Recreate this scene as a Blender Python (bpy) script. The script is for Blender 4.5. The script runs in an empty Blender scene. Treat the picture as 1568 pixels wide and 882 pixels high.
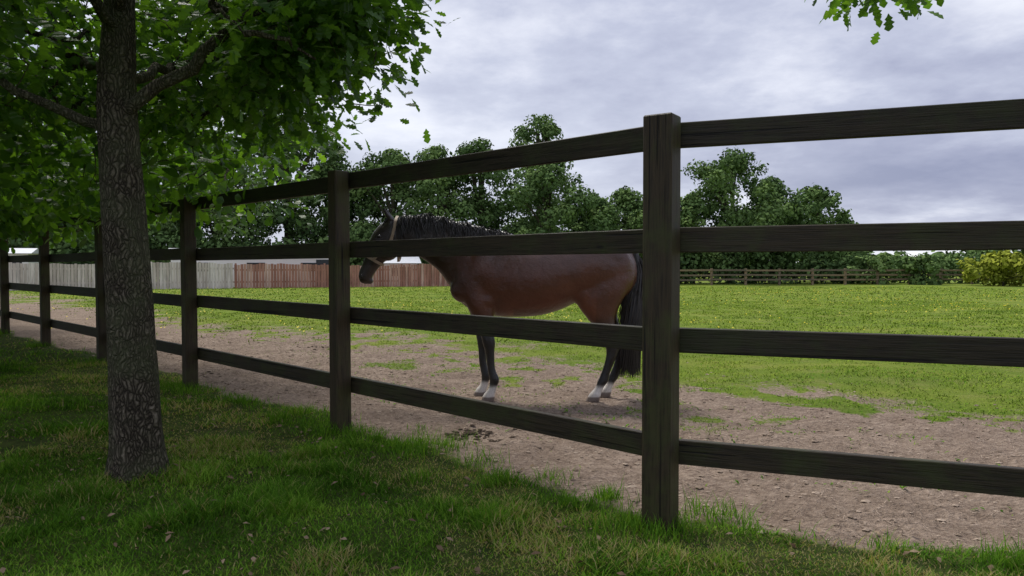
import bpy, math, random
import numpy as np
from mathutils import Vector
rng=np.random.default_rng(7)
random.seed(7)
scene=bpy.context.scene
scene.view_settings.view_transform='Standard'
scene.view_settings.look='None'
scene.view_settings.exposure=0

# ---------------------------------------------------------------- helpers
def h2(ix,iy,seed):
    n=(ix.astype(np.int64)*374761393+iy.astype(np.int64)*668265263+seed*982451653)&0xffffffff
    n=((n^(n>>13))*1274126177)&0xffffffff
    n=(n^(n>>16))&0xffffffff
    return n/4294967295.0
def vn(x,y,s=0):
    x=np.asarray(x,float);y=np.asarray(y,float)
    ix=np.floor(x);iy=np.floor(y);fx=x-ix;fy=y-iy
    fx=fx*fx*(3-2*fx);fy=fy*fy*(3-2*fy)
    a=h2(ix,iy,s);b=h2(ix+1,iy,s);c=h2(ix,iy+1,s);d=h2(ix+1,iy+1,s)
    return (a*(1-fx)+b*fx)*(1-fy)+(c*(1-fx)+d*fx)*fy
def fbm(x,y,s=0,o=4):
    t=0;a=.5;n=0
    for i in range(o):
        t=t+a*vn(x*2**i+17*i,y*2**i-9*i,s+i);n+=a;a*=.5
    return t/n
def sstep(a,b,x):
    t=np.clip((x-a)/(b-a),0,1);return t*t*(3-2*t)
def norm(v):
    return v/np.maximum(np.linalg.norm(v,axis=-1,keepdims=True),1e-9)

class MB:
    def __init__(s): s.v=[];s.f=[];s.n=0;s.a=[];s.m=[]
    def add(s,v,faces,attr=None,mat=0):
        v=np.asarray(v,float);s.v.append(v)
        if not isinstance(faces,list): faces=[faces]
        for f in faces:
            f=np.asarray(f,np.int64);s.f.append(f+s.n);s.m.append(np.full(len(f),mat))
        s.a.append(np.zeros(len(v)) if attr is None else np.broadcast_to(attr,(len(v),)))
        s.n+=len(v)
    def build(s,name,mats,parent=None,smooth=False):
        me=bpy.data.meshes.new(name)
        V=np.concatenate(s.v)
        me.vertices.add(len(V));me.vertices.foreach_set('co',V.ravel())
        tot=sum(f.size for f in s.f);npoly=sum(len(f) for f in s.f)
        me.loops.add(tot);me.polygons.add(npoly)
        me.loops.foreach_set('vertex_index',np.concatenate([f.ravel() for f in s.f]).astype(np.int32))
        sizes=np.concatenate([np.full(len(f),f.shape[1]) for f in s.f])
        st=np.concatenate([[0],np.cumsum(sizes)[:-1]])
        me.polygons.foreach_set('loop_start',st.astype(np.int32))
        me.polygons.foreach_set('material_index',np.concatenate(s.m).astype(np.int32))
        if not isinstance(mats,(list,tuple)): mats=[mats]
        for m in mats: me.materials.append(m)
        me.update(calc_edges=True)
        me.polygons.foreach_set('use_smooth',np.full(npoly,bool(smooth)))
        at=me.attributes.new('rnd','FLOAT','POINT')
        at.data.foreach_set('value',np.concatenate(s.a).astype(np.float32))
        ob=bpy.data.objects.new(name,me);scene.collection.objects.link(ob)
        if parent: ob.parent=parent
        return ob
def empty(name,loc=(0,0,0)):
    e=bpy.data.objects.new(name,None);e.location=loc;e.empty_display_size=.3
    scene.collection.objects.link(e);return e

def inst(T,F,P,D,N,L,W):
    D=norm(D);S=norm(np.cross(N,D));N=np.cross(D,S)
    L=np.asarray(L)[:,None,None];W=np.asarray(W)[:,None,None]
    V=P[:,None,:]+L*T[None,:,0:1]*D[:,None,:]+W*T[None,:,1:2]*S[:,None,:]+L*T[None,:,2:3]*N[:,None,:]
    K=len(T);n=len(P)
    FF=(F[None,:,:]+(np.arange(n)*K)[:,None,None]).reshape(-1,F.shape[1])
    return V.reshape(-1,3),FF
def tube(mb,pts,rad,sides=7,attr=0,mat=0,rough=0,cap=True):
    pts=np.asarray(pts,float);rad=np.asarray(rad,float)*np.ones(len(pts))
    t=norm(np.gradient(pts,axis=0))
    up=np.array([0,1.,0]) if abs(t[0][1])<.8 else np.array([1.,0,0])
    u=norm(np.cross(t,up));w=np.cross(t,u)
    a=np.linspace(0,2*np.pi,sides,endpoint=False)
    r=rad[:,None]*np.ones((1,sides))
    if rough: r=r*(1+rough*(rng.random(r.shape)-.5))
    V=pts[:,None,:]+(r*np.cos(a))[...,None]*u[:,None,:]+(r*np.sin(a))[...,None]*w[:,None,:]
    n=len(pts);i=np.arange(n-1)[:,None]*sides;j=np.arange(sides)[None,:];k=(j+1)%sides
    F=np.stack([i+j,i+k,i+sides+k,i+sides+j],-1).reshape(-1,4)
    mb.add(V.reshape(-1,3),F,attr,mat)
def box(mb,c,ax,ay,az,attr=0,bev=.006,mat=0):
    c=np.array(c,float);A=[np.array(q,float) for q in (ax,ay,az)]
    Ls=[np.linalg.norm(q) for q in A];U=[q/l for q,l in zip(A,Ls)]
    V=[];idx={}
    for sx in(-1,1):
        for sy in(-1,1):
            for sz in(-1,1):
                s=(sx,sy,sz)
                for k in range(3):
                    p=c.copy()
                    for q in range(3):
                        p=p+U[q]*s[q]*(Ls[q]-(0 if q==k else bev))
                    idx[(s,k)]=len(V);V.append(p)
    F4=[];F3=[]
    for k in range(3):
        o=[q for q in range(3) if q!=k]
        for sk in(-1,1):
            r=[]
            for a,b in((-1,-1),(1,-1),(1,1),(-1,1)):
                s=[0,0,0];s[k]=sk;s[o[0]]=a;s[o[1]]=b;r.append(idx[(tuple(s),k)])
            F4.append(r)
    for k in range(3):
        o=[q for q in range(3) if q!=k]
        for a in(-1,1):
            for b in(-1,1):
                s0=[0,0,0];s0[o[0]]=a;s0[o[1]]=b
                s1=list(s0);s0[k]=-1;s1[k]=1;s0=tuple(s0);s1=tuple(s1)
                F4.append([idx[(s0,o[0])],idx[(s0,o[1])],idx[(s1,o[1])],idx[(s1,o[0])]])
    for sx in(-1,1):
        for sy in(-1,1):
            for sz in(-1,1):
                s=(sx,sy,sz);F3.append([idx[(s,0)],idx[(s,1)],idx[(s,2)]])
    mb.add(np.array(V),[np.array(F4),np.array(F3)],attr,mat)

# ---------------------------------------------------------------- materials
class NT:
    def __init__(s,name):
        s.m=bpy.data.materials.new(name);s.m.use_nodes=True
        s.t=s.m.node_tree;s.t.nodes.clear()
        s.out=s.n('ShaderNodeOutputMaterial')
    def n(s,ty,**k):
        x=s.t.nodes.new(ty)
        for a,b in k.items(): setattr(x,a,b)
        return x
    def l(s,a,b): s.t.links.new(a,b)
    def noise(s,vec,scale,detail=4,rough=.55):
        x=s.n('ShaderNodeTexNoise');x.inputs['Scale'].default_value=scale
        x.inputs['Detail'].default_value=detail;x.inputs['Roughness'].default_value=rough
        if vec is not None: s.l(vec,x.inputs['Vector'])
        return x.outputs[0]
    def ramp(s,fac,stops):
        x=s.n('ShaderNodeValToRGB');e=x.color_ramp.elements
        e[0].position=stops[0][0];e[0].color=(*stops[0][1],1)
        e[1].position=stops[-1][0];e[1].color=(*stops[-1][1],1)
        for p,c in stops[1:-1]:
            q=e.new(p);q.color=(*c,1)
        s.l(fac,x.inputs[0]);return x.outputs[0]
    def mix(s,fac,a,b,mode='MIX'):
        x=s.n('ShaderNodeMix',data_type='RGBA',blend_type=mode)
        for sock,v in((x.inputs[0],fac),(x.inputs[6],a),(x.inputs[7],b)):
            if isinstance(v,(int,float)): sock.default_value=v
            elif isinstance(v,tuple): sock.default_value=(*v,1)
            else: s.l(v,sock)
        return x.outputs[2]
    def math(s,op,a,b=0,clamp=False):
        x=s.n('ShaderNodeMath',operation=op,use_clamp=clamp)
        for i,v in enumerate((a,b)):
            if isinstance(v,(int,float)): x.inputs[i].default_value=v
            else: s.l(v,x.inputs[i])
        return x.outputs[0]
    def mapping(s,vec,scale):
        x=s.n('ShaderNodeMapping');x.inputs['Scale'].default_value=scale;s.l(vec,x.inputs[0]);return x.outputs[0]
    def bsdf(s,col,rough=.8,spec=.3,bump=None,bs=.3,bd=.02):
        b=s.n('ShaderNodeBsdfPrincipled')
        if isinstance(col,tuple): b.inputs['Base Color'].default_value=(*col,1)
        else: s.l(col,b.inputs['Base Color'])
        if isinstance(rough,(int,float)): b.inputs['Roughness'].default_value=rough
        else: s.l(rough,b.inputs['Roughness'])
        b.inputs['Specular IOR Level'].default_value=spec
        if bump is not None:
            q=s.n('ShaderNodeBump');q.inputs['Strength'].default_value=bs;q.inputs['Distance'].default_value=bd
            s.l(bump,q.inputs['Height']);s.l(q.outputs[0],b.inputs['Normal'])
        return b
    def done(s,sh): s.l(sh,s.out.inputs[0]);return s.m
    def obj(s): return s.n('ShaderNodeNewGeometry').outputs['Position']
    def oco(s): return s.n('ShaderNodeTexCoord').outputs['Object']
    def attr(s,name):
        return s.n('ShaderNodeAttribute',attribute_name=name)

def leaf_mat(name,stops,trans=.45,tcol=(1.6,1.5,.6),rough=.5,spec=.3):
    k=NT(name);a=k.attr('rnd').outputs['Fac']
    c=k.ramp(a,stops)
    if spec>0: b=k.bsdf(c,rough,spec)
    else:
        b=k.n('ShaderNodeBsdfDiffuse');k.l(c,b.inputs[0])
    if trans<=0: return k.done(b.outputs[0])
    t=k.n('ShaderNodeBsdfTranslucent');k.l(k.mix(1.0,c,tcol,'MULTIPLY'),t.inputs[0])
    m=k.n('ShaderNodeMixShader');m.inputs[0].default_value=trans
    k.l(b.outputs[0],m.inputs[1]);k.l(t.outputs[0],m.inputs[2])
    return k.done(m.outputs[0])
M_leaf=leaf_mat('oak_leaf',[(0,(.022,.060,.013)),(.5,(.058,.140,.020)),(1,(.12,.245,.032))],.5,(2.3,2.1,.8),.42,.4)
M_far=leaf_mat('far_foliage',[(0,(.045,.08,.034)),(.5,(.115,.185,.064)),(1,(.21,.30,.095))],0,spec=0)
M_yel=leaf_mat('yellow_foliage',[(0,(.16,.20,.03)),(1,(.40,.43,.06))],0,spec=0)
M_blade=leaf_mat('lawn_blade',[(0,(.042,.105,.014)),(.45,(.125,.285,.028)),(.85,(.28,.47,.055)),(.94,(.38,.33,.13)),(1,(.52,.41,.23))],.35,(1.3,1.2,.6),spec=0)
M_fblade=leaf_mat('field_blade',[(0,(.11,.19,.022)),(.6,(.225,.325,.038)),(1,(.38,.43,.075))],0,spec=0)

def bark_mat():
    k=NT('bark');p=k.obj()
    m=k.mapping(p,(30,30,5.0))
    v=k.n('ShaderNodeTexVoronoi',feature='DISTANCE_TO_EDGE');v.inputs['Scale'].default_value=1.7
    nn=k.n('ShaderNodeTexNoise');nn.inputs['Scale'].default_value=9;k.l(p,nn.inputs['Vector'])
    ad=k.n('ShaderNodeVectorMath',operation='MULTIPLY_ADD');k.l(nn.outputs[1],ad.inputs[0]);ad.inputs[1].default_value=(2.8,2.8,2.8);k.l(m,ad.inputs[2])
    k.l(ad.outputs[0],v.inputs['Vector'])
    d=k.math('MULTIPLY',v.outputs[0],2.2,True)
    f=k.noise(p,60,4)
    hgt=k.math('ADD',k.math('MULTIPLY',d,.8),k.math('MULTIPLY',f,.6))
    c=k.ramp(d,[(0,(.022,.018,.014)),(.25,(.10,.083,.060)),(1,(.27,.23,.175))])
    g=k.ramp(k.noise(p,4,5),[(.40,(0,0,0)),(.62,(1,1,1))])
    c2=k.mix(k.math('MULTIPLY',g,.55),c,(.12,.135,.07))
    c3=k.mix(k.noise(p,45,3),c2,(.5,.5,.5),'OVERLAY')
    return k.done(k.bsdf(c3,.9,.15,hgt,1.0,.03).outputs[0])
M_bark=bark_mat()
def wood_mat(name,c0,c1,moss,knots=True,gloss=.62):
    k=NT(name);uv=k.attr('gr').outputs['Vector']
    r=k.attr('rnd').outputs['Fac']
    m=k.mapping(uv,(1.6,34,34))
    g=k.noise(m,1.0,6,.65)
    m2=k.mapping(uv,(6,140,140));g2=k.noise(m2,1,3)
    c=k.mix(g,c0,c1)
    c=k.mix(k.math('MULTIPLY',k.ramp(g2,[(.35,(1,1,1)),(.55,(0,0,0))]),.6),c,tuple(x*.35 for x in c0))
    mo=k.ramp(k.noise(uv,3.5,5,.7),[(.45,(0,0,0)),(.68,(1,1,1))])
    c=k.mix(k.math('MULTIPLY',mo,.8),c,moss)
    if knots:
        v=k.n('ShaderNodeTexVoronoi');v.inputs['Scale'].default_value=3.2;k.l(k.mapping(uv,(.8,2.2,2.2)),v.inputs['Vector'])
        kn=k.ramp(v.outputs['Distance'],[(.035,(1,1,1)),(.09,(0,0,0))])
        c=k.mix(k.math('MULTIPLY',kn,.85),c,(.006,.005,.004))
        ck=k.noise(k.mapping(uv,(.9,60,60)),1,2,.4)
        ckm=k.ramp(ck,[(.66,(0,0,0)),(.69,(1,1,1))])
        c=k.mix(k.math('MULTIPLY',ckm,.9),c,(.004,.003,.003))
    c=k.mix(k.math('MULTIPLY',r,.9),c,k.mix(1.0,c,(2.1,1.85,1.5),'MULTIPLY'))
    rg=k.math('ADD',k.math('MULTIPLY',g2,.35),gloss-.2)
    h=k.math('ADD',g,k.math('MULTIPLY',g2,.6))
    if knots: h=k.math('SUBTRACT',h,ckm)
    return k.done(k.bsdf(c,rg,.3,h,.6,.008).outputs[0])
M_wood=wood_mat('stained_timber',(.013,.011,.008),(.052,.040,.025),(.034,.044,.014))
M_rail2=wood_mat('far_rail_timber',(.10,.08,.06),(.20,.15,.11),(.11,.11,.07),False)

def ground_mat():
    k=NT('ground_surface');p=k.obj()
    a=k.attr('mask').outputs['Color'];sp=k.n('ShaderNodeSeparateColor');k.l(a,sp.inputs[0])
    n2=k.noise(p,6,5,.65);n3=k.noise(p,45,4,.7);n4=k.noise(p,1.6,4,.6);n5=k.noise(p,16,5,.75)
    d=k.ramp(n5,[(.28,(.15,.108,.080)),(.45,(.30,.225,.172)),(.6,(.41,.315,.245)),(.78,(.52,.415,.335))])
    d=k.mix(k.math('MULTIPLY',k.ramp(n3,[(.3,(1,1,1)),(.5,(0,0,0))]),.65),d,(.11,.080,.06))
    d=k.mix(k.math('MULTIPLY',k.ramp(n4,[(.42,(0,0,0)),(.66,(1,1,1))]),.6),d,(.20,.146,.11))
    lt=k.noise(k.mapping(p,(30,95,10)),1,3,.6)
    d=k.mix(k.math('MULTIPLY',k.ramp(lt,[(.60,(0,0,0)),(.66,(1,1,1))]),.5),d,(.52,.43,.34))
    f=k.ramp(k.noise(k.mapping(p,(.5,1.2,1)),.5,7,.7),[(.28,(.10,.17,.020)),(.5,(.18,.255,.030)),(.72,(.32,.345,.062))])
    f=k.mix(k.math('MULTIPLY',k.ramp(n3,[(.35,(1,1,1)),(.6,(0,0,0))]),.5),f,(.075,.12,.015))
    f=k.mix(k.math('MULTIPLY',k.ramp(n4,[(.50,(0,0,0)),(.75,(1,1,1))]),.5),f,(.32,.29,.10))
    l=k.ramp(n2,[(.3,(.04,.065,.015)),(.7,(.11,.135,.03))])
    fine=k.math('MULTIPLY',k.math('SUBTRACT',n3,.5),.55)
    fd=k.n('ShaderNodeMapRange',interpolation_type='SMOOTHSTEP')
    k.l(k.math('ADD',k.math('ADD',sp.outputs[0],fine),k.math('MULTIPLY',k.math('SUBTRACT',n5,.5),1.2)),fd.inputs[0])
    fd.inputs[1].default_value=.26;fd.inputs[2].default_value=.60
    c=k.mix(fd.outputs[0],f,d)
    lm=k.math('ADD',sp.outputs[1],fine)
    lr=k.n('ShaderNodeMapRange',interpolation_type='SMOOTHSTEP');k.l(lm,lr.inputs[0]);lr.inputs[1].default_value=.35;lr.inputs[2].default_value=.65
    c=k.mix(lr.outputs[0],c,l)
    h=k.math('ADD',k.math('MULTIPLY',n3,.5),k.math('ADD',n2,n5))
    return k.done(k.bsdf(c,.95,.1,h,1.0,.05).outputs[0])
M_ground=ground_mat()

# ---------------------------------------------------------------- ground
PX,PY=0.718,3.55
def dist(x,y):
    d1=((x-PX)+(y-PY))*.7071
    d2=(x-PX)*.364+(y-PY)*.9316
    return np.minimum(d1,d2)
def masks(x,y):
    d=dist(x,y)
    e=(fbm(x*1.3,y*1.3,3)-.5)*.9
    lawn=1-sstep(-.12,.38,d+e*.6)
    wob=(fbm(x*.45,y*.45,11)-.5)*2.8+(fbm(x*2.2,y*2.2,19)-.5)*2.4
    outer=1-sstep(2.2,6.2,d+wob)
    patch=sstep(.60,.73,fbm(x*1.5,y*1.5,31))*sstep(.9,2.6,d+np.clip(x-1.5,0,2)*.5)*.7
    patch=np.maximum(patch,.65*sstep(.58,.70,fbm(x*4.5,y*4.5,37))*sstep(1.4,3.4,d))
    return np.clip(outer-patch,0,1)*(1-lawn),lawn
def height(x,y):
    di,la=masks(x,y)
    near=np.exp(-((np.hypot(x,y-6)/16)**2))
    h=(fbm(x*.5,y*.5,5)-.5)*.08*near
    h=h+di*((fbm(x*3.2,y*3.2,8)-.5)*.085+(vn(x*9,y*9,41)-.5)*.035)*near
    h=h+la*((fbm(x*1.4,y*1.4,9)-.5)*.06)*near
    return h
def axis(lo,a,b,hi,st,g=1.12):
    m=list(np.arange(a,b,st));s=st;x=b
    r=[]
    while x<hi: r.append(x);s*=g;x+=s
    r.append(hi);s=st;x=a-st;l=[]
    while x>lo: l.append(x);s*=g;x-=s
    l.append(lo)
    return np.array(l[::-1]+m+r)
gx=axis(-420,-8.5,7.5,420,.05,1.10);gy=axis(-420,1.5,13.5,700,.05,1.10)
X,Y=np.meshgrid(gx,gy);Z=height(X,Y)
V=np.stack([X,Y,Z],-1).reshape(-1,3);nx=len(gx);ny=len(gy)
i=np.arange(ny-1)[:,None]*nx;j=np.arange(nx-1)[None,:]
F=np.stack([i+j,i+j+1,i+j+1+nx,i+j+nx],-1).reshape(-1,4)
mb=MB();mb.add(V,F);g=mb.build('ground',M_ground,smooth=True)
di,la=masks(X.ravel(),Y.ravel())
ca=g.data.attributes.new('mask','FLOAT_COLOR','POINT')
ca.data.foreach_set('color',np.stack([di,la,np.zeros_like(di),np.ones_like(di)],-1).astype(np.float32).ravel())

# ---------------------------------------------------------------- grass blades
BT=np.array([[0,-.5,0],[0,.5,0],[.5,-.36,.06],[.5,.36,.06],[1,0,.32]],float)
BF=np.array([[0,1,2],[1,3,2],[2,3,4]])
def blades(mb,x,y,L,W,lean,att):
    n=len(x);z=height(x,y)-.006
    a=rng.random(n)*2*np.pi
    D=np.stack([np.cos(a)*lean,np.sin(a)*lean,np.ones(n)],-1)
    N=np.stack([np.cos(a),np.sin(a),np.zeros(n)],-1)
    V,FF=inst(BT,BF,np.stack([x,y,z],-1),D,N,L,W)
    mb.add(V,FF,np.repeat(att,5))
def lawn_pts(n,x0,x1,y0,y1,dens=1):
    x=rng.uniform(x0,x1,n);y=rng.uniform(y0,y1,n)
    cl=fbm(x*5,y*5,77);pr=.2+1.15*cl
    di,la=masks(x,y)
    k=(rng.random(n)<pr*sstep(.25,.75,la+(rng.random(n)-.5)*.35))
    return x[k],y[k]
mb=MB()
for (n,x0,x1,y0,y1,w) in ((270000,-3.2,2.4,2.3,5.2,.0048),(120000,-6.5,0,5.2,9.5,.007),(45000,-14,-3,9.0,19,.012),(30000,-8,-2.6,1,5.6,.009),(20000,2.2,6,-.5,3.2,.008)):
    x,y=lawn_pts(n,x0,x1,y0,y1);m=len(x)
    tuft=sstep(.45,.70,fbm(x*2.6,y*2.6,55))
    L=(.026+.05*rng.random(m)**1.5)*(.6+1.4*tuft)
    pt=fbm(x*1.1,y*1.1,91);dry=sstep(.52,.64,fbm(x*1.2+4,y*1.2,66))
    dd=dist(x,y);dry=np.clip(.75*dry+.95*np.exp(-((dd+.15)/.40)**2)*sstep(.42,.6,vn(x*2.5,y*2.5,4)),0,1)
    tr_=np.exp(-(np.hypot(x+2.19,y-4.31)/.45)**2);dry=np.clip(dry+.5*tr_,0,1)
    L*=1-.4*dry
    att=np.clip(-.03+.80*rng.random(m)*(.3+1.25*pt)+.75*(fbm(x*2.2,y*2.2,61)-.45),0,.86)
    isd=rng.random(m)<(.05+.6*dry);att[isd]=.88+.12*rng.random(isd.sum())
    blades(mb,x,y,L,w*(.7+.7*rng.random(m)),.25+.9*rng.random(m),att)
def tufts(cx,cy,n,sp,l):
    x=cx+rng.normal(0,sp,n);y=cy+rng.normal(0,sp,n)
    blades(mb,x,y,l*(.6+.7*rng.random(n)),np.full(n,.005),.1+.5*rng.random(n),np.clip(.1+.6*rng.random(n),0,1))
posts=[(PX-2.013*i,PY+2.013*i) for i in range(0,10)]
for (cx,cy) in posts[:6]: tufts(cx-.05,cy-.1,260,.10,.10)
tufts(-2.19,4.25,400,.22,.07)
for q in range(60):
    t=rng.uniform(-2.3,6.5)
    if t>0: cx,cy=PX-.7071*t,PY+.7071*t
    else: cx,cy=PX-t*.9316,PY+t*.364
    o=rng.normal(-.02,.16);tufts(cx+o*.6,cy+o*.7,int(rng.uniform(30,150)),rng.uniform(.03,.10),rng.uniform(.05,.12))
mb.build('lawn_grass',M_blade)
mb=MB()
for (n,x0,x1,y0,y1,w,l) in ((230000,-7,9,3.6,12,.008,.032),(180000,-18,16,12,26,.018,.05),(60000,-26,26,26,44,.04,.06)):
    x=rng.uniform(x0,x1,n);y=rng.uniform(y0,y1,n);di,la=masks(x,y);d=dist(x,y)
    keep=(d>.5)&(rng.random(n)<(1-sstep(.10,.85,di+(rng.random(n)-.5)*.5)))&(rng.random(n)<sstep(.3,.6,fbm(x*3,y*3,12)))
    x=x[keep];y=y[keep];m=len(x)
    blades(mb,x,y,l*(.5+rng.random(m)),w*(.6+.8*rng.random(m)),.3+rng.random(m),np.clip(rng.random(m)*.6+.9*(fbm(x*.7,y*.7,2)-.3),0,1))
mb.build('field_grass',M_fblade)
k=NT('buttercup');M_butter=k.done(k.bsdf((.75,.6,.03),.6,.2).outputs[0])
mb=MB();n=2600;x=rng.uniform(-20,26,n);y=rng.uniform(13,42,n);kk=fbm(x*.25,y*.25,14)>.5;x=x[kk];y=y[kk];m=len(x);a=rng.random(m)*6.28
V,FF=inst(np.array([[0,-.5,0],[0,.5,0],[1,.5,0],[1,-.5,0]]),np.array([[0,1,2,3]]),np.stack([x,y,.06+.06*rng.random(m)],-1),np.stack([np.cos(a),np.sin(a),.6*rng.random(m)],-1),np.tile([0,-.5,1.],(m,1)),np.full(m,.028),np.full(m,.028))
mb.add(V,FF);mb.build('buttercups',M_butter)
mb=MB();WT=np.array([[0,-.1,0],[0,.1,0],[.5,-.5,.1],[.5,.5,.1],[1,-.1,-.05],[1,.1,-.05]]);WF=np.array([[0,1,3,2],[2,3,5,4]])
n=22000;x=rng.uniform(-3,7,n);y=rng.uniform(3.2,10,n);d=dist(x,y);di,la=masks(x,y)
k=(d>.8)&((fbm(x*1.5,y*1.5,31)>.62)|(fbm(x*4.5,y*4.5,37)>.64))&(rng.random(n)<.45);x=x[k];y=y[k];m=len(x)
cxs,cys=2.75,4.35;ne=420;x=np.concatenate([x,cxs+rng.normal(0,.28,ne)]);y=np.concatenate([y,cys+rng.normal(0,.09,ne)]);m=len(x)
a=rng.random(m)*6.28;D=np.stack([np.cos(a),np.sin(a),.5*rng.random(m)+.15],-1)
V,FF=inst(WT,WF,np.stack([x,y,height(x,y)+.004],-1),D,np.tile([0,0,1.],(m,1)),.016+.026*rng.random(m),.010+.010*rng.random(m))
mb.add(V,FF,np.repeat(rng.random(m)*.7,6));mb.build('weeds',M_blade)
k=NT('clod_soil');cm=k.ramp(k.attr('rnd').outputs['Fac'],[(0,(.04,.028,.02)),(.4,(.15,.11,.08)),(1,(.44,.35,.275))]);M_clod=k.done(k.bsdf(cm,.95,.1).outputs[0])
mb=MB()
OT=norm(np.array([[1,0,0],[-1,0,0],[0,1,0],[0,-1,0],[0,0,1],[0,0,-1],[1,1,.6],[-1,1,.6],[-1,-1,.6],[1,-1,.6]],float))
OFc=np.array([[0,6,4],[6,2,4],[2,7,4],[7,1,4],[1,8,4],[8,3,4],[3,9,4],[9,0,4],[6,0,2],[2,1,7],[1,3,8],[3,0,9],[0,5,2],[2,5,1],[1,5,3],[3,5,0]])
n=36000;x=rng.uniform(-8,8,n);y=rng.uniform(2.6,13,n);di,la=masks(x,y);k_=(rng.random(n)<di)&(dist(x,y)>0.05);x=x[k_];y=y[k_];m=len(x)
s=.003+.012*rng.random(m)**6+.004*rng.random(m)
P=np.stack([x,y,height(x,y)+s*.1],-1);J=1+.5*(rng.random((m,10,1))-.5)
V=P[:,None,:]+OT[None]*J*s[:,None,None]*np.array([1.4,1,.6])
mb.add(V.reshape(-1,3),(OFc[None]+(np.arange(m)*10)[:,None,None]).reshape(-1,3),np.repeat(.45+.55*rng.random(m),10))
for cx,cy,nn,sp in((-.33,5.45,70,.05),(-.12,5.25,14,.04),(-2.9,11.2,30,.10),(2.95,3.55,5,.02),(-3.6,8.6,14,.08),(1.3,8.3,8,.12),(4.4,5.3,8,.06)):
    x=cx+rng.normal(0,sp*1.9,nn);y=cy+rng.normal(0,sp,nn);s=.006+.010*rng.random(nn)
    P=np.stack([x,y,height(x,y)+s*.4],-1);J=1+.5*(rng.random((nn,10,1))-.5)
    V=P[:,None,:]+OT[None]*J*s[:,None,None]*np.array([1.7,1.2,.55])
    mb.add(V.reshape(-1,3),(OFc[None]+(np.arange(nn)*10)[:,None,None]).reshape(-1,3),np.repeat(.2*rng.random(nn),10))
n=18000;x=rng.uniform(-7,7,n);y=rng.uniform(2.6,11,n);di,la=masks(x,y);k_=(rng.random(n)<di)&(dist(x,y)>.05);x=x[k_];y=y[k_];m=len(x)
a=rng.random(m)*6.28
V,FF=inst(np.array([[0,-.5,0],[0,.5,0],[1,.5,.1],[1,-.5,.1]]),np.array([[0,1,2,3]]),np.stack([x,y,height(x,y)+.006],-1),np.stack([np.cos(a),np.sin(a),.1*rng.random(m)],-1),np.tile([0,0,1.],(m,1)),.012+.04*rng.random(m),np.full(m,.0028))
mb.add(V,FF,np.repeat(rng.choice([.05,.25,.9,1.],m),4))
mb.build('soil_clods',M_clod)
# dead leaves and twigs in the lawn
k=NT('dead_leaf');cm=k.ramp(k.attr('rnd').outputs['Fac'],[(0,(.10,.06,.03)),(1,(.34,.25,.16))]);M_dead=k.done(k.bsdf(cm,.8,.2).outputs[0])
mb=MB();n=900;x=rng.uniform(-4,2.2,n);y=rng.uniform(2.4,8,n);kk=dist(x,y)<.3;x=x[kk];y=y[kk];m=len(x);a=rng.random(m)*6.28
V,FF=inst(WT,WF,np.stack([x,y,height(x,y)+.02],-1),np.stack([np.cos(a),np.sin(a),.3*rng.normal(0,1,m)],-1),np.stack([rng.normal(0,.4,m),rng.normal(0,.4,m),np.ones(m)],-1),.02+.03*rng.random(m),.014+.012*rng.random(m))
mb.add(V,FF,np.repeat(rng.random(m),6));mb.build('leaf_litter',M_dead)

# ---------------------------------------------------------------- paddock fence
def add_gr(ob,pieces):
    at=ob.data.attributes.new('gr','FLOAT_VECTOR','POINT');at.data.foreach_set('vector',np.concatenate(pieces).astype(np.float32).ravel())
class Wood:
    def __init__(s): s.mb=MB();s.g=[]
    def beam(s,p0,p1,side,hw,hh,bev=.006,rnd=None):
        p0=np.array(p0,float);p1=np.array(p1,float);d=p1-p0;L=np.linalg.norm(d);d/=L
        side=np.array(side,float);side-=d*side.dot(d);side/=np.linalg.norm(side);up=np.cross(d,side)
        before=s.mb.n
        box(s.mb,(p0+p1)/2,d*L/2,side*hw,up*hh,random.random() if rnd is None else rnd,bev)
        V=s.mb.v[-1];o=np.random.default_rng(before+5).random(3)*50
        rel=V-p0
        s.g.append(np.stack([rel@d,rel@side,rel@up],-1)+o)
railz=[1.888,1.372,.880,.345]
fence=empty('paddock_fence',(PX,PY,0))
W=Wood()
def post(x,y,ang,L,T,h=1.955):
    c,s_=math.cos(ang),math.sin(ang)
    lx=(random.random()-.5)*.012
    W.beam((x,y,-.3),(x+lx,y,h),(c,s_,0),L/2,T/2,bev=.007,rnd=.6+.4*random.random())
dirL=(-.7071,.7071);dirR=(.9316,-.364);nL=(.7071,.7071);nR=(.364,.9316)
for i_,(x,y) in enumerate(posts):
    if i_==0: post(x,y,math.radians(-33),.145,.125,1.965)
    else: post(x,y,math.radians(-45),.11,.125,1.955+random.uniform(-.012,.012))
rp=[(PX+2.85*i_*dirR[0],PY+2.85*i_*dirR[1]) for i_ in range(0,4)]
for (x,y) in rp[1:]: post(x,y,math.radians(-21.3),.11,.125)
off=.0625+.021
def rails(a,b,n,e0=0,e1=0):
    d=np.array([b[0]-a[0],b[1]-a[1]]);L=np.linalg.norm(d);d=d/L
    for z in railz:
        z0=z+random.uniform(-.008,.008);z1=z+random.uniform(-.008,.008)
        W.beam((a[0]+n[0]*off+d[0]*e0,a[1]+n[1]*off+d[1]*e0,z0),(b[0]+n[0]*off-d[0]*e1,b[1]+n[1]*off-d[1]*e1,z1),(n[0],n[1],0),.0195,.061+random.uniform(-.002,.002),bev=.004,rnd=.4*random.random())
for a,b in zip(posts[:-1],posts[1:]): rails(a,b,nL,(-.012 if a is posts[0] else .002),.002)
for a,b in zip(rp[:-1],rp[1:]): rails(a,b,nR,(.05 if a is rp[0] else .002),.002)
ob=W.mb.build('posts_and_rails',M_wood);add_gr(ob,W.g)
ob.parent=fence;ob.location=(-PX,-PY,0)

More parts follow.
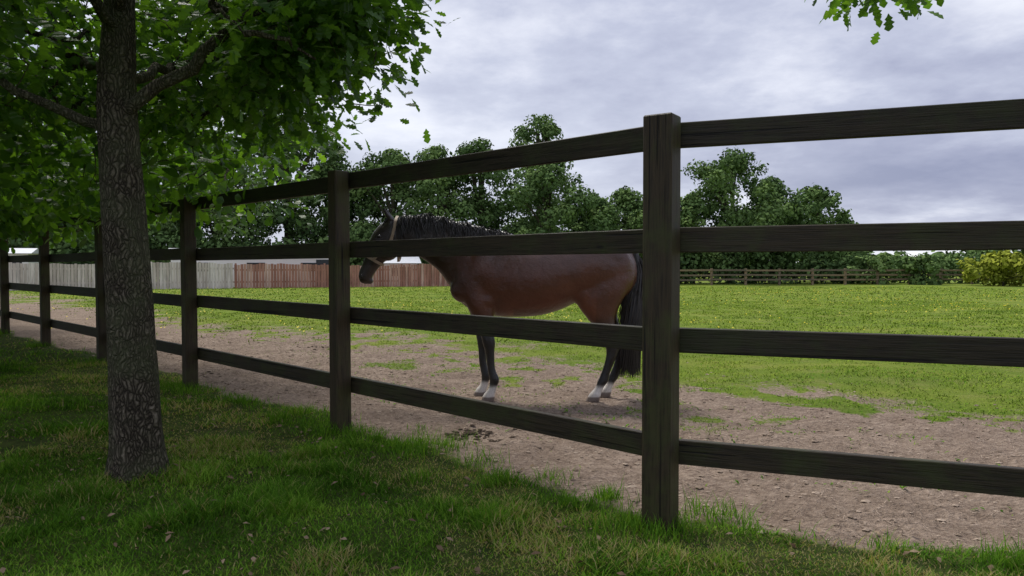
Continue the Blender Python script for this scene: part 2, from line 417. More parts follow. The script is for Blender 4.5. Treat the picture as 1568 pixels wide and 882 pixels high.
W=Wood();fe=empty('field_fence')
fa=np.array([-3.2,45.3]);fb=np.array([38.,51.]);nseg=18
for q in range(nseg+1):
    p=fa+(fb-fa)*q/nseg
    W.beam((p[0],p[1],-.2),(p[0],p[1],1.08),(1,0,0),.07,.07,bev=.01)
    if q<nseg:
        p2=fa+(fb-fa)*(q+1)/nseg
        for z in(.95,.65,.35):
            W.beam((p[0],p[1]-.1,z+random.uniform(-.02,.02)),(p2[0],p2[1]-.1,z+random.uniform(-.02,.02)),(0,1,0),.025,.055,bev=.005)
ob=W.mb.build('field_fence_timber',M_rail2,fe);add_gr(ob,W.g)

def board_mat(name,a,b,c):
    k=NT(name);r=k.attr('rnd').outputs['Fac'];p=k.obj()
    col=k.ramp(r,[(0,a),(.5,b),(1,c)])
    st=k.noise(k.mapping(p,(9,9,.8)),1,6,.7)
    col=k.mix(k.math('MULTIPLY',k.ramp(st,[(.4,(1,1,1)),(.6,(0,0,0))]),.6),col,tuple(x*.55 for x in a))
    return k.done(k.bsdf(col,.9,.1,st,.4,.01).outputs[0])
M_bg=board_mat('weathered_grey_boards',(.50,.42,.37),(.70,.61,.56),(.85,.78,.73))
M_br=board_mat('weathered_brown_boards',(.34,.16,.12),(.52,.27,.21),(.72,.50,.42))
def boardfence(name,p0,p1,mat,h):
    p0=np.array(p0);p1=np.array(p1);L=np.linalg.norm(p1-p0);d=(p1-p0)/L;n=int(L/.16);mb=MB()
    nn=np.array([-d[1],d[0]])
    for q in range(n):
        c=p0+d*(q+.5)*.16;hh=h+random.uniform(-.04,.03)+.05*math.sin(q*.11)
        box(mb,(c[0],c[1],hh/2),(d[0]*.071,d[1]*.071,random.uniform(-.002,.002)),(nn[0]*.01,nn[1]*.01,0),(0,0,hh/2),random.random()*.75+.25*math.sin(q*.5)**2,.003)
        if q%15==0: box(mb,(c[0]+nn[0]*.07,c[1]+nn[1]*.07,h/2+.02),(d[0]*.05,d[1]*.05,0),(nn[0]*.05,nn[1]*.05,0),(0,0,h/2+.05),.3,.005)
    for z in(.35,h-.3):
        c=(p0+p1)/2+nn*.032;box(mb,(c[0],c[1],z),(d[0]*L/2,d[1]*L/2,0),(nn[0]*.02,nn[1]*.02,0),(0,0,.05),.2,.004)
    return mb.build(name,mat)
A=np.array([-26.,37.]);B=np.array([-3.4,45.4]);C_=A+(B-A)*.47
boardfence('wooden_fence',A-(B-A)*.9,C_,M_bg,1.40)
boardfence('wooden_fence',C_,B,M_br,1.32)

def shed(name,x,y,w,d,h,rh,rot,wall,roof):
    e=empty(name,(x,y,0));e.rotation_euler[2]=rot
    mb=MB();box(mb,(0,0,h/2),(w/2,0,0),(0,d/2,0),(0,0,h/2),0,.02);mb.build('walls',wall,e)
    mb=MB();V=np.array([[-w/2-.2,-d/2-.2,h],[w/2+.2,-d/2-.2,h],[w/2+.2,d/2+.2,h],[-w/2-.2,d/2+.2,h],[-w/2-.2,0,h+rh],[w/2+.2,0,h+rh]])
    V[:,2]+=.01
    mb.add(V,[np.array([[0,1,5,4],[2,3,4,5],[3,2,1,0]]),np.array([[0,4,3],[1,2,5]])]);mb.build('roof',roof,e)
    mb=MB()
    for q in range(max(1,int(w/3))):
        cx=-w/2+1.5+q*3
        box(mb,(cx,-d/2-.01,h*.62),(.5,0,0),(0,.03,0),(0,0,.25),0,.01)
    mb.build('windows',M_glass,e)
    mb=MB();box(mb,(w/2-.7,-d/2-.01,h*.43),(.42,0,0),(0,.035,0),(0,0,h*.42),0,.01);mb.build('door',M_glass,e)
k=NT('white_render');M_white=k.done(k.bsdf(k.mix(k.noise(k.obj(),1.5,4),(.72,.72,.70),(.85,.85,.83)),.8,.2).outputs[0])
k=NT('pale_roof');M_proof=k.done(k.bsdf(k.mix(k.noise(k.obj(),3,4),(.55,.57,.6),(.7,.72,.75)),.6,.3).outputs[0])
k=NT('dark_glass');M_glass=k.done(k.bsdf((.03,.035,.04),.15,.5).outputs[0])
shed('white_shed',-15.2,43.9,9,2.2,1.9,.35,.34,M_white,M_proof)
shed('white_shed',-29,39.5,6,2.2,1.9,.3,.34,M_white,M_proof)
shed('stable_building',-7.4,46.4,2.6,2.2,1.4,.6,.3,M_white,M_proof)

# ---------------------------------------------------------------- oaks
OL=[];st=[(0,.03),(.14,.14),(.28,.36),(.38,.2),(.54,.5),(.64,.28),(.8,.42),(.9,.24),(1,.05)]
for u,w in st: OL.append([u,-w,.12*w-.10*u*u]);OL.append([u,w,.12*w-.10*u*u])
OL=np.array(OL);OLF=np.array([[2*q,2*q+1,2*q+3,2*q+2] for q in range(len(st)-1)])
SL=np.array([[0,-.08,0],[0,.08,0],[.45,-.45,.04],[.45,.45,.04],[.8,-.4,-.03],[.8,.4,-.03],[1,-.05,-.1],[1,.05,-.1]]);SLF=np.array([[0,1,3,2],[2,3,5,4],[4,5,7,6]])
def path(pts,n=14):
    pts=np.array(pts,float);t=np.linspace(0,1,len(pts));q=np.linspace(0,1,n)
    P=np.stack([np.interp(q,t,pts[:,c]) for c in range(3)],-1)
    for _ in range(2): P[1:-1]=(P[:-2]+2*P[1:-1]+P[2:])/4
    return P
def oak(name,base,trunk,trad,limbs,targets,sub,nleaf,lsize,fine=True,seed=0,lean=0):
    R=np.random.default_rng(seed);e=empty(name,(base[0],base[1],0));b=np.array([base[0],base[1],0])
    mb=MB()
    tp=path(trunk,60);tr=np.interp(np.linspace(0,1,60),np.linspace(0,1,len(trad)),trad)
    sides=36;a=np.linspace(0,2*np.pi,sides,endpoint=False)
    zz=tp[:,2][:,None];fl=1+.05*np.sin(a*5+seed)[None]*np.exp(-zz/.35)*2+.07*(vn(a[None]*3.8+zz*0,zz*3,seed)-.5)+.05*(vn(a[None]*7,zz*9,seed+3)-.5)
    fl=fl*(1+.28*np.exp(-np.maximum(zz,0)/.10))
    r=tr[:,None]*fl
    V=np.stack([tp[:,0][:,None]+r*np.cos(a),tp[:,1][:,None]+r*np.sin(a),zz+0*r],-1).reshape(-1,3)
    ii=np.arange(59)[:,None]*sides;jj=np.arange(sides)[None];kk=(jj+1)%sides
    mb.add(V-b,np.stack([ii+jj,ii+kk,ii+sides+kk,ii+sides+jj],-1).reshape(-1,4))
    nodes=[tp[tp[:,2]>1.9]];
    for pts,r0,r1 in limbs:
        P=path(pts,16);P[1:-1]+=R.normal(0,.018,(14,3));tube(mb,P-b,np.linspace(r0,r1,16),9,rough=.15)
        nodes.append(P[3:])
    nodes=np.concatenate(nodes)
    def grow(T,r0,r1,ns,jit,lim=9):
        nonlocal nodes
        order=np.argsort(np.linalg.norm((T-np.array([tp[-1][0],tp[-1][1],3.0])),axis=1))
        for t in T[order]:
            dd=np.linalg.norm(nodes-t,axis=1)+.25*np.maximum(0,nodes[:,2]-t[2]);q=nodes[np.argmin(dd)]
            d=t-q;L=np.linalg.norm(d)
            if L<.04: continue
            s=np.linspace(0,1,ns)[:,None];P=q+d*s;P[1:-1]+=R.normal(0,jit*L,(ns-2,3));P[:,2]+=(np.sin(s[:,0]*np.pi)*.08*L)
            tube(mb,P-b,np.linspace(r0,r1,ns)*min(1,.5+L),5);nodes=np.vstack([nodes,P[1:]])
        return T[order]
    idx=R.permutation(len(targets))
    grow(targets[idx[:sub]],.022,.008,7,.05)
    T=grow(targets[idx[sub:]],.007,.003,4,.06)
    T=np.vstack([T,targets[idx[:sub]]])
    mb.build('trunk_and_branches',M_bark,e,True)
    n=len(T)*nleaf;C=np.repeat(T,nleaf,0);o=R.normal(0,1,(n,3))*np.array([.13,.13,.085])
    P=C+o;D=norm(o+R.normal(0,.05,(n,3)))+np.array([0,0,-.25])+R.normal(0,.35,(n,3));N=R.normal(0,.55,(n,3))+np.array([0,0,1.])
    clr=np.repeat(R.random(len(T)),nleaf)
    at=np.clip(.05+.55*clr+.4*R.random(n),0,1)
    s=lsize*(.65+.6*R.random(n))
    TT,TF=(OL,OLF) if fine else (SL,SLF)
    V,FF=inst(TT,TF,P-b,D,N,s,s*.62)
    mb=MB();mb.add(V,FF,np.repeat(at,len(TT)));mb.build('leaves',M_leaf,e)
    return e
def crown(R,n,c,rad,zmin,hole=None,shell=.35):
    out=[]
    while len(out)<n:
        v=R.normal(0,1,3);v/=np.linalg.norm(v);r=(shell+(1-shell)*R.random())**.6
        p=np.array(c)+v*np.array(rad)*r
        if p[2]<zmin(p): continue
        w=vn(p[0]*1.6+p[2]*1.1,p[1]*1.6-p[2]*.7,5)
        if w<.30: continue
        if hole is not None and hole(p): continue
        out.append(p)
    return np.array(out)
R1=np.random.default_rng(21)
tx,ty=-2.19,4.31
hole1=lambda p: (abs(p[0]-tx)<.45 and abs(p[1]-ty)<.45 and p[2]<4) or (p[1]<4.5 and abs(p[0]/p[1]+.525)<.10 and p[2]<3.0)
zm1=lambda p: 2.28+.35*max(0,4.3-p[1])+.16*abs(vn(p[0]*1.3,p[1]*1.3,8)-.5)+ (.10*max(0,p[0]+1.7))
T1=crown(R1,1150,(-2.75,4.85,3.7),(2.05,2.6,1.9),zm1,hole1,.25)
ex=[]
for _ in range(400):
    a=R1.uniform(0,2*np.pi);r=R1.uniform(.8,2.5);p=np.array([-2.8+.80*r*math.cos(a),5.0+r*math.sin(a),0]);p[2]=zm1(p)+R1.uniform(0,.45)
    if not hole1(p): ex.append(p)
for _ in range(130):
    s=R1.random();ex.append(np.array([-1.55+.80*s+R1.normal(0,.09),4.7+R1.normal(0,.3),2.50+.28*s+abs(R1.normal(0,.20))]))
T1=np.vstack([T1,np.array(ex)])
oak('oak_tree',(tx,ty),[(tx,ty,-.15),(tx-.01,ty,.3),(tx-.035,ty,.9),(tx-.07,ty,1.6),(tx-.10,ty,2.2),(tx-.09,ty+.05,3.0),(tx-.02,ty+.1,4.5),(tx,ty+.1,5.4)],
    [.150,.137,.128,.118,.104,.075,.05,.02],
    [([(tx-.10,ty,2.10),(tx+.25,ty-.02,2.35),(tx+.72,ty+.05,2.78),(tx+1.1,ty+.15,3.05),(tx+1.4,ty+.25,3.25)],.042,.012),
     ([(tx-.08,ty,2.0),(tx-.40,ty-.08,2.14),(tx-.85,ty-.2,2.42),(tx-1.6,ty-.3,2.75)],.036,.010),
     ([(tx-.08,ty+.03,2.35),(tx-.55,ty+.5,2.55),(tx-1.1,ty+1.0,2.9)],.035,.012),
     ([(tx-.1,ty,2.55),(tx-.12,ty-.5,2.95),(tx-.2,ty-1.2,3.5)],.035,.012),
     ([(tx-.1,ty,2.3),(tx-.02,ty+.7,2.6),(tx+.3,ty+1.6,2.9)],.035,.012),
     ([(tx-.08,ty,2.7),(tx+.4,ty-.5,3.3),(tx+.9,ty-.9,3.9)],.035,.012)],
    T1,90,14,.105,True,3)
def gen_oak(name,x,y,seed,n,zlow,rad,zc,nl,ls,extra=None,hole=None,fine=False):
    R=np.random.default_rng(seed);zm=lambda p: zlow+.3*abs(vn(p[0],p[1],seed)-.5)+.04*np.hypot(p[0]-x,p[1]-y)
    T=crown(R,n,(x,y,zc),rad,zm,hole or (lambda p:np.hypot(p[0]-x,p[1]-y)<.4),.3)
    if extra is not None: T=np.vstack([T,extra])
    L=[]
    for q in range(6):
        a=q*1.05+seed;h0=1.9+.25*q
        L.append(([(x,y,h0),(x+.6*math.cos(a),y+.6*math.sin(a),h0+.35),(x+1.7*math.cos(a),y+1.7*math.sin(a),h0+.9)],.04,.012))
    oak(name,(x,y),[(x,y,-.15),(x+.02,y,1.),(x,y,2),(x+.04,y,3.5),(x,y,5.6)],[.17,.13,.11,.07,.02],L,T,80,nl,ls,fine,seed)
R2=np.random.default_rng(5);ex=[]
for _ in range(520):
    a=R2.uniform(0,2*np.pi);r=R2.uniform(1.,3.3);ex.append((-5.6+r*math.cos(a),7.6+r*math.sin(a),1.85+R2.random()*.7))
gen_oak('oak_tree',-5.85,7.65,11,1100,1.9,(3.4,3.1,2.3),3.7,13,.12,np.array(ex),None,False)
ex=[]
for _ in range(350):
    a=R2.uniform(0,2*np.pi);r=R2.uniform(1.,3.1);ex.append((-8.7+r*math.cos(a),10.8+r*math.sin(a),1.8+R2.random()*.7))
gen_oak('oak_tree',-8.9,10.8,12,700,1.85,(3.1,3.1,2.3),3.7,12,.15,np.array(ex))
gen_oak('oak_tree',-12,14.1,13,700,1.8,(3.2,3.2,2.4),3.8,11,.17)
gen_oak('oak_tree',-15.3,17.4,14,600,1.8,(3.2,3.2,2.4),3.8,10,.19)
ex=[]
for _ in range(24): 
    s=R2.random();ex.append((1.90+.42*s+R2.normal(0,.03),4.45+R2.normal(0,.12),2.94+.03*math.sin(s*6)+abs(R2.normal(0,.05))))
for _ in range(8):
    s=R2.random();ex.append((2.2+.1*s,4.3-1.3*s,3.04+.35*s))
gen_oak('oak_tree',2.6,-1.6,15,420,3.2,(3.0,4.2,1.9),4.4,10,.10,np.array(ex),lambda p:np.hypot(p[0]-2.6,p[1]+1.6)<.4 or (p[2]<1.25+.42*p[1]+.25),True)

# ---------------------------------------------------------------- background trees
QT=np.array([[0,-.3,0],[0,.3,0],[.5,-.5,.08],[.5,.5,.08],[1,-.15,-.05],[1,.15,-.05]]);QF=np.array([[0,1,3,2],[2,3,5,4]])
def foliage(mb,blobs,per,ls,R,b,tone=0):
    for (c,r) in blobs:
        n=int(per*(r**2)/1.0)+20
        v=norm(R.normal(0,1,(n,3)));rr=r*(.55+.5*R.random((n,1))**.6)
        P=np.array(c)+v*rr*np.array([1,1,.75])
        P+=R.normal(0,.12*r,(n,3))
        N=v+R.normal(0,.5,(n,3))+np.array([0,0,.35]);D=np.cross(N,R.normal(0,1,(n,3)))
        cl=R.random()*.45
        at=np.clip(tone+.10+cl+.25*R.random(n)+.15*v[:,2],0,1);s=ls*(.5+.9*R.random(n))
        V,FF=inst(QT,QF,P-b,D,N,s,s*.8);mb.add(V,FF,np.repeat(at,6))
def bgtree(name,x,y,H,w,seed,mat=None,zlow=.8,ls=.30,nb=48,per=230,tone=0,rk=1.):
    R=np.random.default_rng(seed);e=empty(name,(x,y,0));b=np.array([x,y,0.])
    mb=MB();tp=path([(x,y,-.2),(x+.2,y,H*.4),(x,y,H*.85)],12);tube(mb,tp-b,np.linspace(.03*H,.01*H,12),8)
    bl=[]
    for q in range(nb):
        t=R.random()**.8
        u=min(1,t);prof=(1-max(0,(u-.42)/.58)**2.3)**.5 if u>.42 else .72+.28*u/.42
        a=R.random()*6.28
        r=(.075+.075*R.random())*w*rk*(1-.25*t)
        rr=max(0,w/2*prof*(R.random()**.4)*(.85+.3*R.random())-r*.55)
        z=zlow+t*(H-zlow-r*.75)
        bl.append(((x+rr*math.cos(a),y+rr*math.sin(a),z),r))
    for q in range(14):
        c=bl[R.integers(len(bl))][0];P=path([(x,y,c[2]*.55),((x+c[0])/2,(y+c[1])/2,c[2]*.85),c],6);tube(mb,P-b,np.linspace(.012*H,.004*H,6),5)
    mb.build('trunk_and_limbs',M_bark,e)
    mb=MB();foliage(mb,bl,per,ls,R,b,tone);mb.build('foliage',mat or M_far,e)
f=1132.
def at(px,D): return (px-784)/f*D
def Ht(py,D): return 1.25+(407-py)/f*D
spec=[(-170,215,230,50),(-20,205,210,51),(110,190,220,50),(225,200,200,51),(330,188,190,50),(440,146,190,52),(508,215,90,54),
 (600,228,150,52),(552,255,110,53),(672,222,150,53),(735,212,150,54),(823,163,105,62),(838,234,160,51),(905,296,90,53),(955,288,120,53),(1010,300,100,52),
 (1060,295,90,52),(1118,228,175,52),(1180,270,100,54),(1245,283,125,58),(1290,335,80,58)]
for q,(px,py,w,D) in enumerate(spec):
    bgtree('tree',at(px,D),D,Ht(py,D),w/f*D*1.12,100+q,zlow=.5,ls=.19 if D<55 else .23,nb=85,per=240 if q not in(11,19) else 130,tone=[0,.12,.03,-.06,.15][q%5],rk=.95 if w>120 else 1.15)
for q,(x,y,H,w) in enumerate([(52,62,9,8),(62,58,10,9),(74,66,11,10),(-48,44,11,10),(-60,40,12,10),(-75,44,12,12)]):
    bgtree('tree',x,y,H,w,300+q,zlow=.5,ls=.5,nb=40,per=70)
R=np.random.default_rng(9);mb=MB();bl=[]
for x in np.arange(-60,24,.9):
    yb=(50 if x>-4 else 49.5+ (x+4)*.25)
    for h in (.6,1.5,2.4):
        bl.append(((x+R.normal(0,.4),max(yb,43)+R.normal(0,.4)+1.5,h+R.normal(0,.25)),.75+.35*R.random()))
foliage(mb,bl,110,.24,R,np.zeros(3),-.08);mb.build('hedge',M_far)
mb=MB();bl=[]
for x in np.arange(22,60,.7):
    for h in (.5,1.15): bl.append(((x+R.normal(0,.3),53+R.normal(0,.5),h+.35*vn(x*.5,0,3)+R.normal(0,.12)),.6+.4*R.random()))
foliage(mb,bl,150,.22,R,np.zeros(3),.1);mb.build('hedge',M_far)
mb=MB();bl=[]
for x in np.arange(-190,240,3.2): bl.append(((x,125+R.normal(0,3),1+2.2*vn(x*.06,1,2)),2.2+1.2*R.random()))
foliage(mb,bl,14,1.0,R,np.zeros(3),.05);mb.build('distant_trees',M_far)
bgtree('yellow_green_shrub',at(1535,46),46,Ht(384,46),4.6,77,M_yel,.1,.2,40,330)
bgtree('yellow_green_shrub',at(1640,47),47,Ht(378,47),4.6,78,M_yel,.1,.2,40,260)
bgtree('shrub',at(1410,49),49,2.1,3.2,79,M_far,.1,.2,26,260,.1)
bgtree('shrub',at(1335,50),50,2.2,3.6,80,M_far,.1,.2,26,260,.2)

# ---------------------------------------------------------------- horse
SC=164.
def hx(px): return (px-835)/SC
def hz(py): return (612-py)/SC
horse=empty('horse',(.31,6.88,0))
def catmull(A,n):
    A=np.array(A,float);m=len(A);P=np.vstack([2*A[0]-A[1],A,2*A[-1]-A[-2]]);out=[]
    for i_ in range(m-1):
        for t in np.linspace(0,1,n,endpoint=False):
            p0,p1,p2,p3=P[i_:i_+4];out.append(.5*((2*p1)+(-p0+p2)*t+(2*p0-5*p1+4*p2-p3)*t*t+(-p0+3*p1-3*p2+p3)*t**3))
    out.append(A[-1]);return np.array(out)
hm=MB()
def loft(C,U,Vv,top=None,sides=28,ex=1.0):
    n=len(C);a=np.linspace(0,2*np.pi,sides,endpoint=False)
    cu=np.sign(np.cos(a))*abs(np.cos(a))**ex;sv=np.sign(np.sin(a))*abs(np.sin(a))**ex
    cu=cu[None]*np.ones((n,1))
    if top is not None: cu=cu*(1-top[:,None]*np.clip(sv,0,1)[None]**1.2)
    W_=C[:,None,:]+cu[...,None]*U[:,None,:]+sv[None,:,None]*Vv[:,None,:]
    ii=np.arange(n-1)[:,None]*sides;jj=np.arange(sides)[None];kk=(jj+1)%sides
    F=np.stack([ii+jj,ii+kk,ii+sides+kk,ii+sides+jj],-1).reshape(-1,4)
    Vs=np.vstack([W_.reshape(-1,3),C[0],C[-1]]);c0=n*sides;c1=c0+1
    j=np.arange(sides);k2=(j+1)%sides
    T=np.vstack([np.stack([k2,j,np.full(sides,c0)],-1),np.stack([(n-1)*sides+j,(n-1)*sides+k2,np.full(sides,c1)],-1)])
    hm.add(Vs,[F,T])
def ell(c,r,rot=0):
    t=np.linspace(0,np.pi,14)
    C=np.array([[math.cos(q)*r[0],0,0] for q in t]);s=np.maximum(np.sin(t),.02)
    ca,sa=math.cos(rot),math.sin(rot)
    Rm=np.array([[ca,0,-sa],[0,1,0],[sa,0,ca]])
    loft(C@Rm.T+np.array(c),np.stack([0*s,s*r[1],0*s],-1),(np.stack([0*s,0*s,s*r[2]],-1))@Rm.T,sides=16)
prof=[(600,341,368,.060,.2),(612,335,377,.078,.3),(630,331,386,.082,.45),(650,330,398,.088,.55),(672,333,415,.105,.6),(690,338,440,.140,.6),
(705,342,462,.185,.6),(724,346,475,.225,.55),(748,351,482,.250,.5),(772,356,485,.275,.45),(800,362,485,.300,.3),(830,366,482,.315,.2),(858,366,474,.31,.18),
(885,362,462,.300,.2),(910,359,456,.290,.25),(932,360,455,.265,.35),(950,367,452,.22,.4),(964,380,446,.16,.3),(973,402,436,.08,0)]
A_=catmull([(hx(a),hz(b),hz(c),d,e_) for a,b,c,d,e_ in prof],5)
C=np.stack([A_[:,0],0*A_[:,0],(A_[:,1]+A_[:,2])/2],-1);h=(A_[:,1]-A_[:,2])/2
loft(C,np.stack([0*h,A_[:,3],0*h],-1),np.stack([0*h,0*h,h],-1),A_[:,4],36,.93)
hd=[(606,345,.085,.075),(599,355,.118,.095),(591,368,.132,.098),(583,381,.120,.082),(575,395,.096,.064),(568,407,.076,.056),(562,418,.070,.057),(559,427,.060,.053),(557,434,.030,.032)]
H_=catmull([(hx(a),hz(b),c,d) for a,b,c,d in hd],5)
HC=np.stack([H_[:,0],0*H_[:,0],H_[:,1]],-1);tt=norm(np.gradient(HC,axis=0));perp=np.stack([-tt[:,2],0*tt[:,0],tt[:,0]],-1)
loft(HC,np.stack([0*H_[:,2],H_[:,3],0*H_[:,2]],-1),perp*H_[:,2:3])
for s in(-1,1):
    ell((hx(600),s*.037,hz(383)),(.115,.050,.080),.95)
    ell((hx(586),s*.067,hz(363)),(.04,.028,.03))
ell((hx(568),0,hz(431)),(.035,.035,.028))
for s in(-1,1):
    P=catmull([(hx(602),s*.045,hz(340),.030,.022),(hx(598),s*.055,hz(333),.034,.022),(hx(594),s*.062,hz(326),.024,.014),(hx(591),s*.066,hz(317),.008,.006)],4)
    loft(P[:,:3],np.stack([P[:,3],0*P[:,3],0*P[:,3]],-1),np.stack([0*P[:,3],P[:,4],0*P[:,3]],-1),sides=12)
def leg(rows,y0,dx=0,y1=None):
    y1=y0 if y1 is None else y1
    L_=catmull([(hx(a+dx*min(1,max(0,(b-430)/120))),hz(b),c,d) for a,b,c,d in rows],5)
    t=np.linspace(0,1,len(L_))
    loft(np.stack([L_[:,0],y0+(y1-y0)*t,L_[:,1]],-1),np.stack([L_[:,2],0*t,0*t],-1),np.stack([0*t,L_[:,3],0*t],-1),sides=20)
fr=[(727,400,.15,.06),(727,425,.18,.08),(732,450,.155,.085),(738,472,.120,.078),(742,490,.086,.062),(745,508,.064,.050),(748,521,.063,.052),(749,534,.048,.041),(750,550,.040,.033),(752,565,.040,.033),(756,577,.049,.040),(754,588,.039,.035),(750,597,.048,.044),(748,600,.054,.050),(744,614,.068,.060)]
hi=[(925,400,.20,.09),(924,425,.235,.110),(918,447,.235,.118),(914,466,.195,.105),(917,484,.135,.087),(924,500,.097,.067),(931,514,.080,.056),(935,527,.070,.051),(934,540,.054,.044),(929,556,.045,.036),(924,570,.044,.035),(921,580,.052,.041),(916,589,.041,.036),(911,597,.050,.045),(909,600,.056,.050),(904,614,.069,.060)]
leg(fr,-.145,2,-.135);leg(fr,.145,-12,.13);leg(hi,-.145,0,-.13);leg(hi,.145,22,.12)
for s in(-1,1):
    ell((hx(733),s*.140,hz(415)),(.27,.095,.13),1.15)
    ell((hx(712),s*.10,hz(442)),(.13,.10,.13))
    ell((hx(748),s*.130,hz(457)),(.14,.10,.11),.5)
    ell((hx(925),s*.130,hz(408)),(.24,.125,.24),.1)
    ell((hx(893),s*.150,hz(447)),(.12,.095,.14))
    ell((hx(948),s*.09,hz(424)),(.13,.11,.20),-.1)
ell((hx(944),-.13,hz(524)),(.033,.03,.05));ell((hx(965),.12,hz(524)),(.033,.03,.05))
tmp=hm.build('tmp',[],None)
m=tmp.modifiers.new('r','REMESH');m.mode='VOXEL';m.voxel_size=.0135
m=tmp.modifiers.new('s','SMOOTH');m.factor=.5;m.iterations=12
dg=bpy.context.evaluated_depsgraph_get();me=bpy.data.meshes.new_from_object(tmp.evaluated_get(dg))
bpy.data.objects.remove(tmp)
body=bpy.data.objects.new('body',me);scene.collection.objects.link(body);body.parent=horse
nv=len(me.vertices);co=np.zeros(nv*3);me.vertices.foreach_get('co',co);co=co.reshape(-1,3)
me.polygons.foreach_set('use_smooth',np.ones(len(me.polygons),bool))
x,y,z=co.T
nz=fbm(x*7+y*3,z*7,3);bay=np.array([.098,.030,.014]);dark=np.array([.022,.012,.009]);blk=np.array([.010,.008,.008]);wht=np.array([.62,.57,.52]);hoof=np.array([.16,.12,.10])
col=np.tile(bay,(nv,1))
def mixc(c,m_): 
    global col
    col=col*(1-m_[:,None])+c*m_[:,None]
mixc(bay*1.5,(1-sstep(.80,1.12,z))*sstep(-.55,-.3,x)*(x<.45)*.8)
mixc(bay*.28,sstep(1.15,1.48,z)*.8)
mixc(bay*.40,sstep(.50,.8,x)*sstep(1.3,.75,z)*.7)
mixc(bay*.50,(1-sstep(-.85,-.55,x))*.7)
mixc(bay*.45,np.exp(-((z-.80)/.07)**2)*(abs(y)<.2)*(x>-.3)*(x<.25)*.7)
mixc(dark,1-sstep(hx(640),hx(715),x+ (nz-.5)*.15-.25*(z-1.1)))
mixc(blk,(1-sstep(.58,.86,z+(nz-.5)*.12))*((x<-.35)|(x>.3)))
mixc(np.array([.05,.035,.03]),(1-sstep(hx(570),hx(580),x))*(z<1.25)*.6)
mixc(wht,(1-sstep(.12,.165,z+(nz-.5)*.06)))
mixc(hoof,1-sstep(.045,.06,z))
ca=me.attributes.new('coat','FLOAT_COLOR','POINT');ca.data.foreach_set('color',np.hstack([np.clip(col,0,1),np.ones((nv,1))]).astype(np.float32).ravel())
k=NT('horse_coat');c=k.attr('coat').outputs['Color'];p=k.oco()
n=k.noise(k.mapping(p,(30,30,90)),2,4);c=k.mix(.4,c,k.mix(1.0,c,k.ramp(k.noise(p,5,4),[(.3,(.5,.5,.5)),(.7,(1.5,1.5,1.5))]),'MULTIPLY'))
b=k.bsdf(c,.30,.65,k.math('ADD',n,k.math('MULTIPLY',k.noise(p,5.5,3),6.0)),.30,.012)
me.materials.clear();me.materials.append(k.done(b.outputs[0]))
k=NT('horse_hair');b=k.bsdf(k.ramp(k.attr('rnd').outputs['Fac'],[(0,(.006,.005,.005)),(1,(.035,.028,.026))]),.38,.5);M_hair=k.done(b.outputs[0])
def strands(mb,roots,pathfn,w):
    for r in roots:
        P=pathfn(r);d=norm(np.gradient(P,axis=0));s=norm(np.cross(d,np.array([rng.normal(0,.4),-1,rng.normal(0,.4)])))
        n=len(P);ww=(w*np.linspace(1,.25,n))[:,None];V=np.empty((2*n,3));V[0::2]=P-s*ww;V[1::2]=P+s*ww
        i_=np.arange(n-1)*2;mb.add(V,np.stack([i_,i_+1,i_+3,i_+2],-1),rng.random())
mb=MB()
def crest(px): 
    pr=np.array(prof);return hx(px),hz(np.interp(px,pr[:,0],pr[:,1]))
def manef(r):
    px,sd=r;x0,z0=crest(px);L=(.10+.12*rng.random())*(.8+.4*math.sin(px*.21));t=np.linspace(0,1,7);dxx=rng.normal(.03,.04)+.03*math.sin(px*.33)
    yo=-sd*(.018+.085*np.sin(np.minimum(1,t*1.1)*1.4))
    return np.stack([x0+dxx*t,yo+rng.normal(0,.006),z0-.012+.055*np.sin(t*2.6)*rng.random()-L*t**1.5],-1)
strands(mb,[(rng.uniform(606,772),1 if rng.random()<.8 else -1) for _ in range(900)],manef,.006)
def fore(r):
    t=np.linspace(0,1,6);return np.stack([hx(600)-.10*t-.02,rng.normal(0,.03)+0*t,hz(335)+.0-.16*t**1.2],-1)
strands(mb,range(60),fore,.006)
mb.build('mane',M_hair,horse)
mb=MB()
def tailf(r):
    a=rng.random()*6.28;q=rng.random()**.5;L=1.0+.22*rng.random() if rng.random()<.75 else .6+.4*rng.random()
    t=np.linspace(0,1,12);sp=.02+.095*np.sin(np.minimum(t*1.25,1)*1.9)
    cx=hx(962)+.075*np.sin(np.minimum(t*3,1)*1.57)-.075*t**1.4
    return np.stack([cx+sp*q*math.cos(a)+.012*np.sin(t*7+a),sp*q*math.sin(a)*.8+.008*np.sin(t*9+a),hz(378)-L*t-0*t],-1)
strands(mb,range(1100),tailf,.006)
tube(mb,[(hx(955),0,hz(372)),(hx(968),0,hz(380)),(hx(973),0,hz(405)),(hx(971),0,hz(440)),(hx(967),0,hz(475))],[.04,.042,.045,.04,.02],10,.2)
mb.build('tail',M_hair,horse)
k=NT('eye');M_eye=k.done(k.bsdf((.008,.005,.004),.08,.6).outputs[0])
mb=MB()
def sph(mb,c,r):
    u=np.linspace(0,np.pi,10);a=np.linspace(0,2*np.pi,12,endpoint=False)
    V=np.array([[c[0]+math.cos(q)*r[0],c[1]+math.sin(q)*math.cos(w)*r[1],c[2]+math.sin(q)*math.sin(w)*r[2]] for q in u for w in a])
    ii=np.arange(9)[:,None]*12;jj=np.arange(12)[None];kk=(jj+1)%12
    mb.add(V,np.stack([ii+jj,ii+kk,ii+12+kk,ii+12+jj],-1).reshape(-1,4))
for s in(-1,1):
    sph(mb,(hx(585),s*.090,hz(363)),(.021,.014,.017));sph(mb,(hx(556),s*.045,hz(423)),(.012,.012,.018))
mb.build('eyes_and_nostrils',M_eye,horse,True)
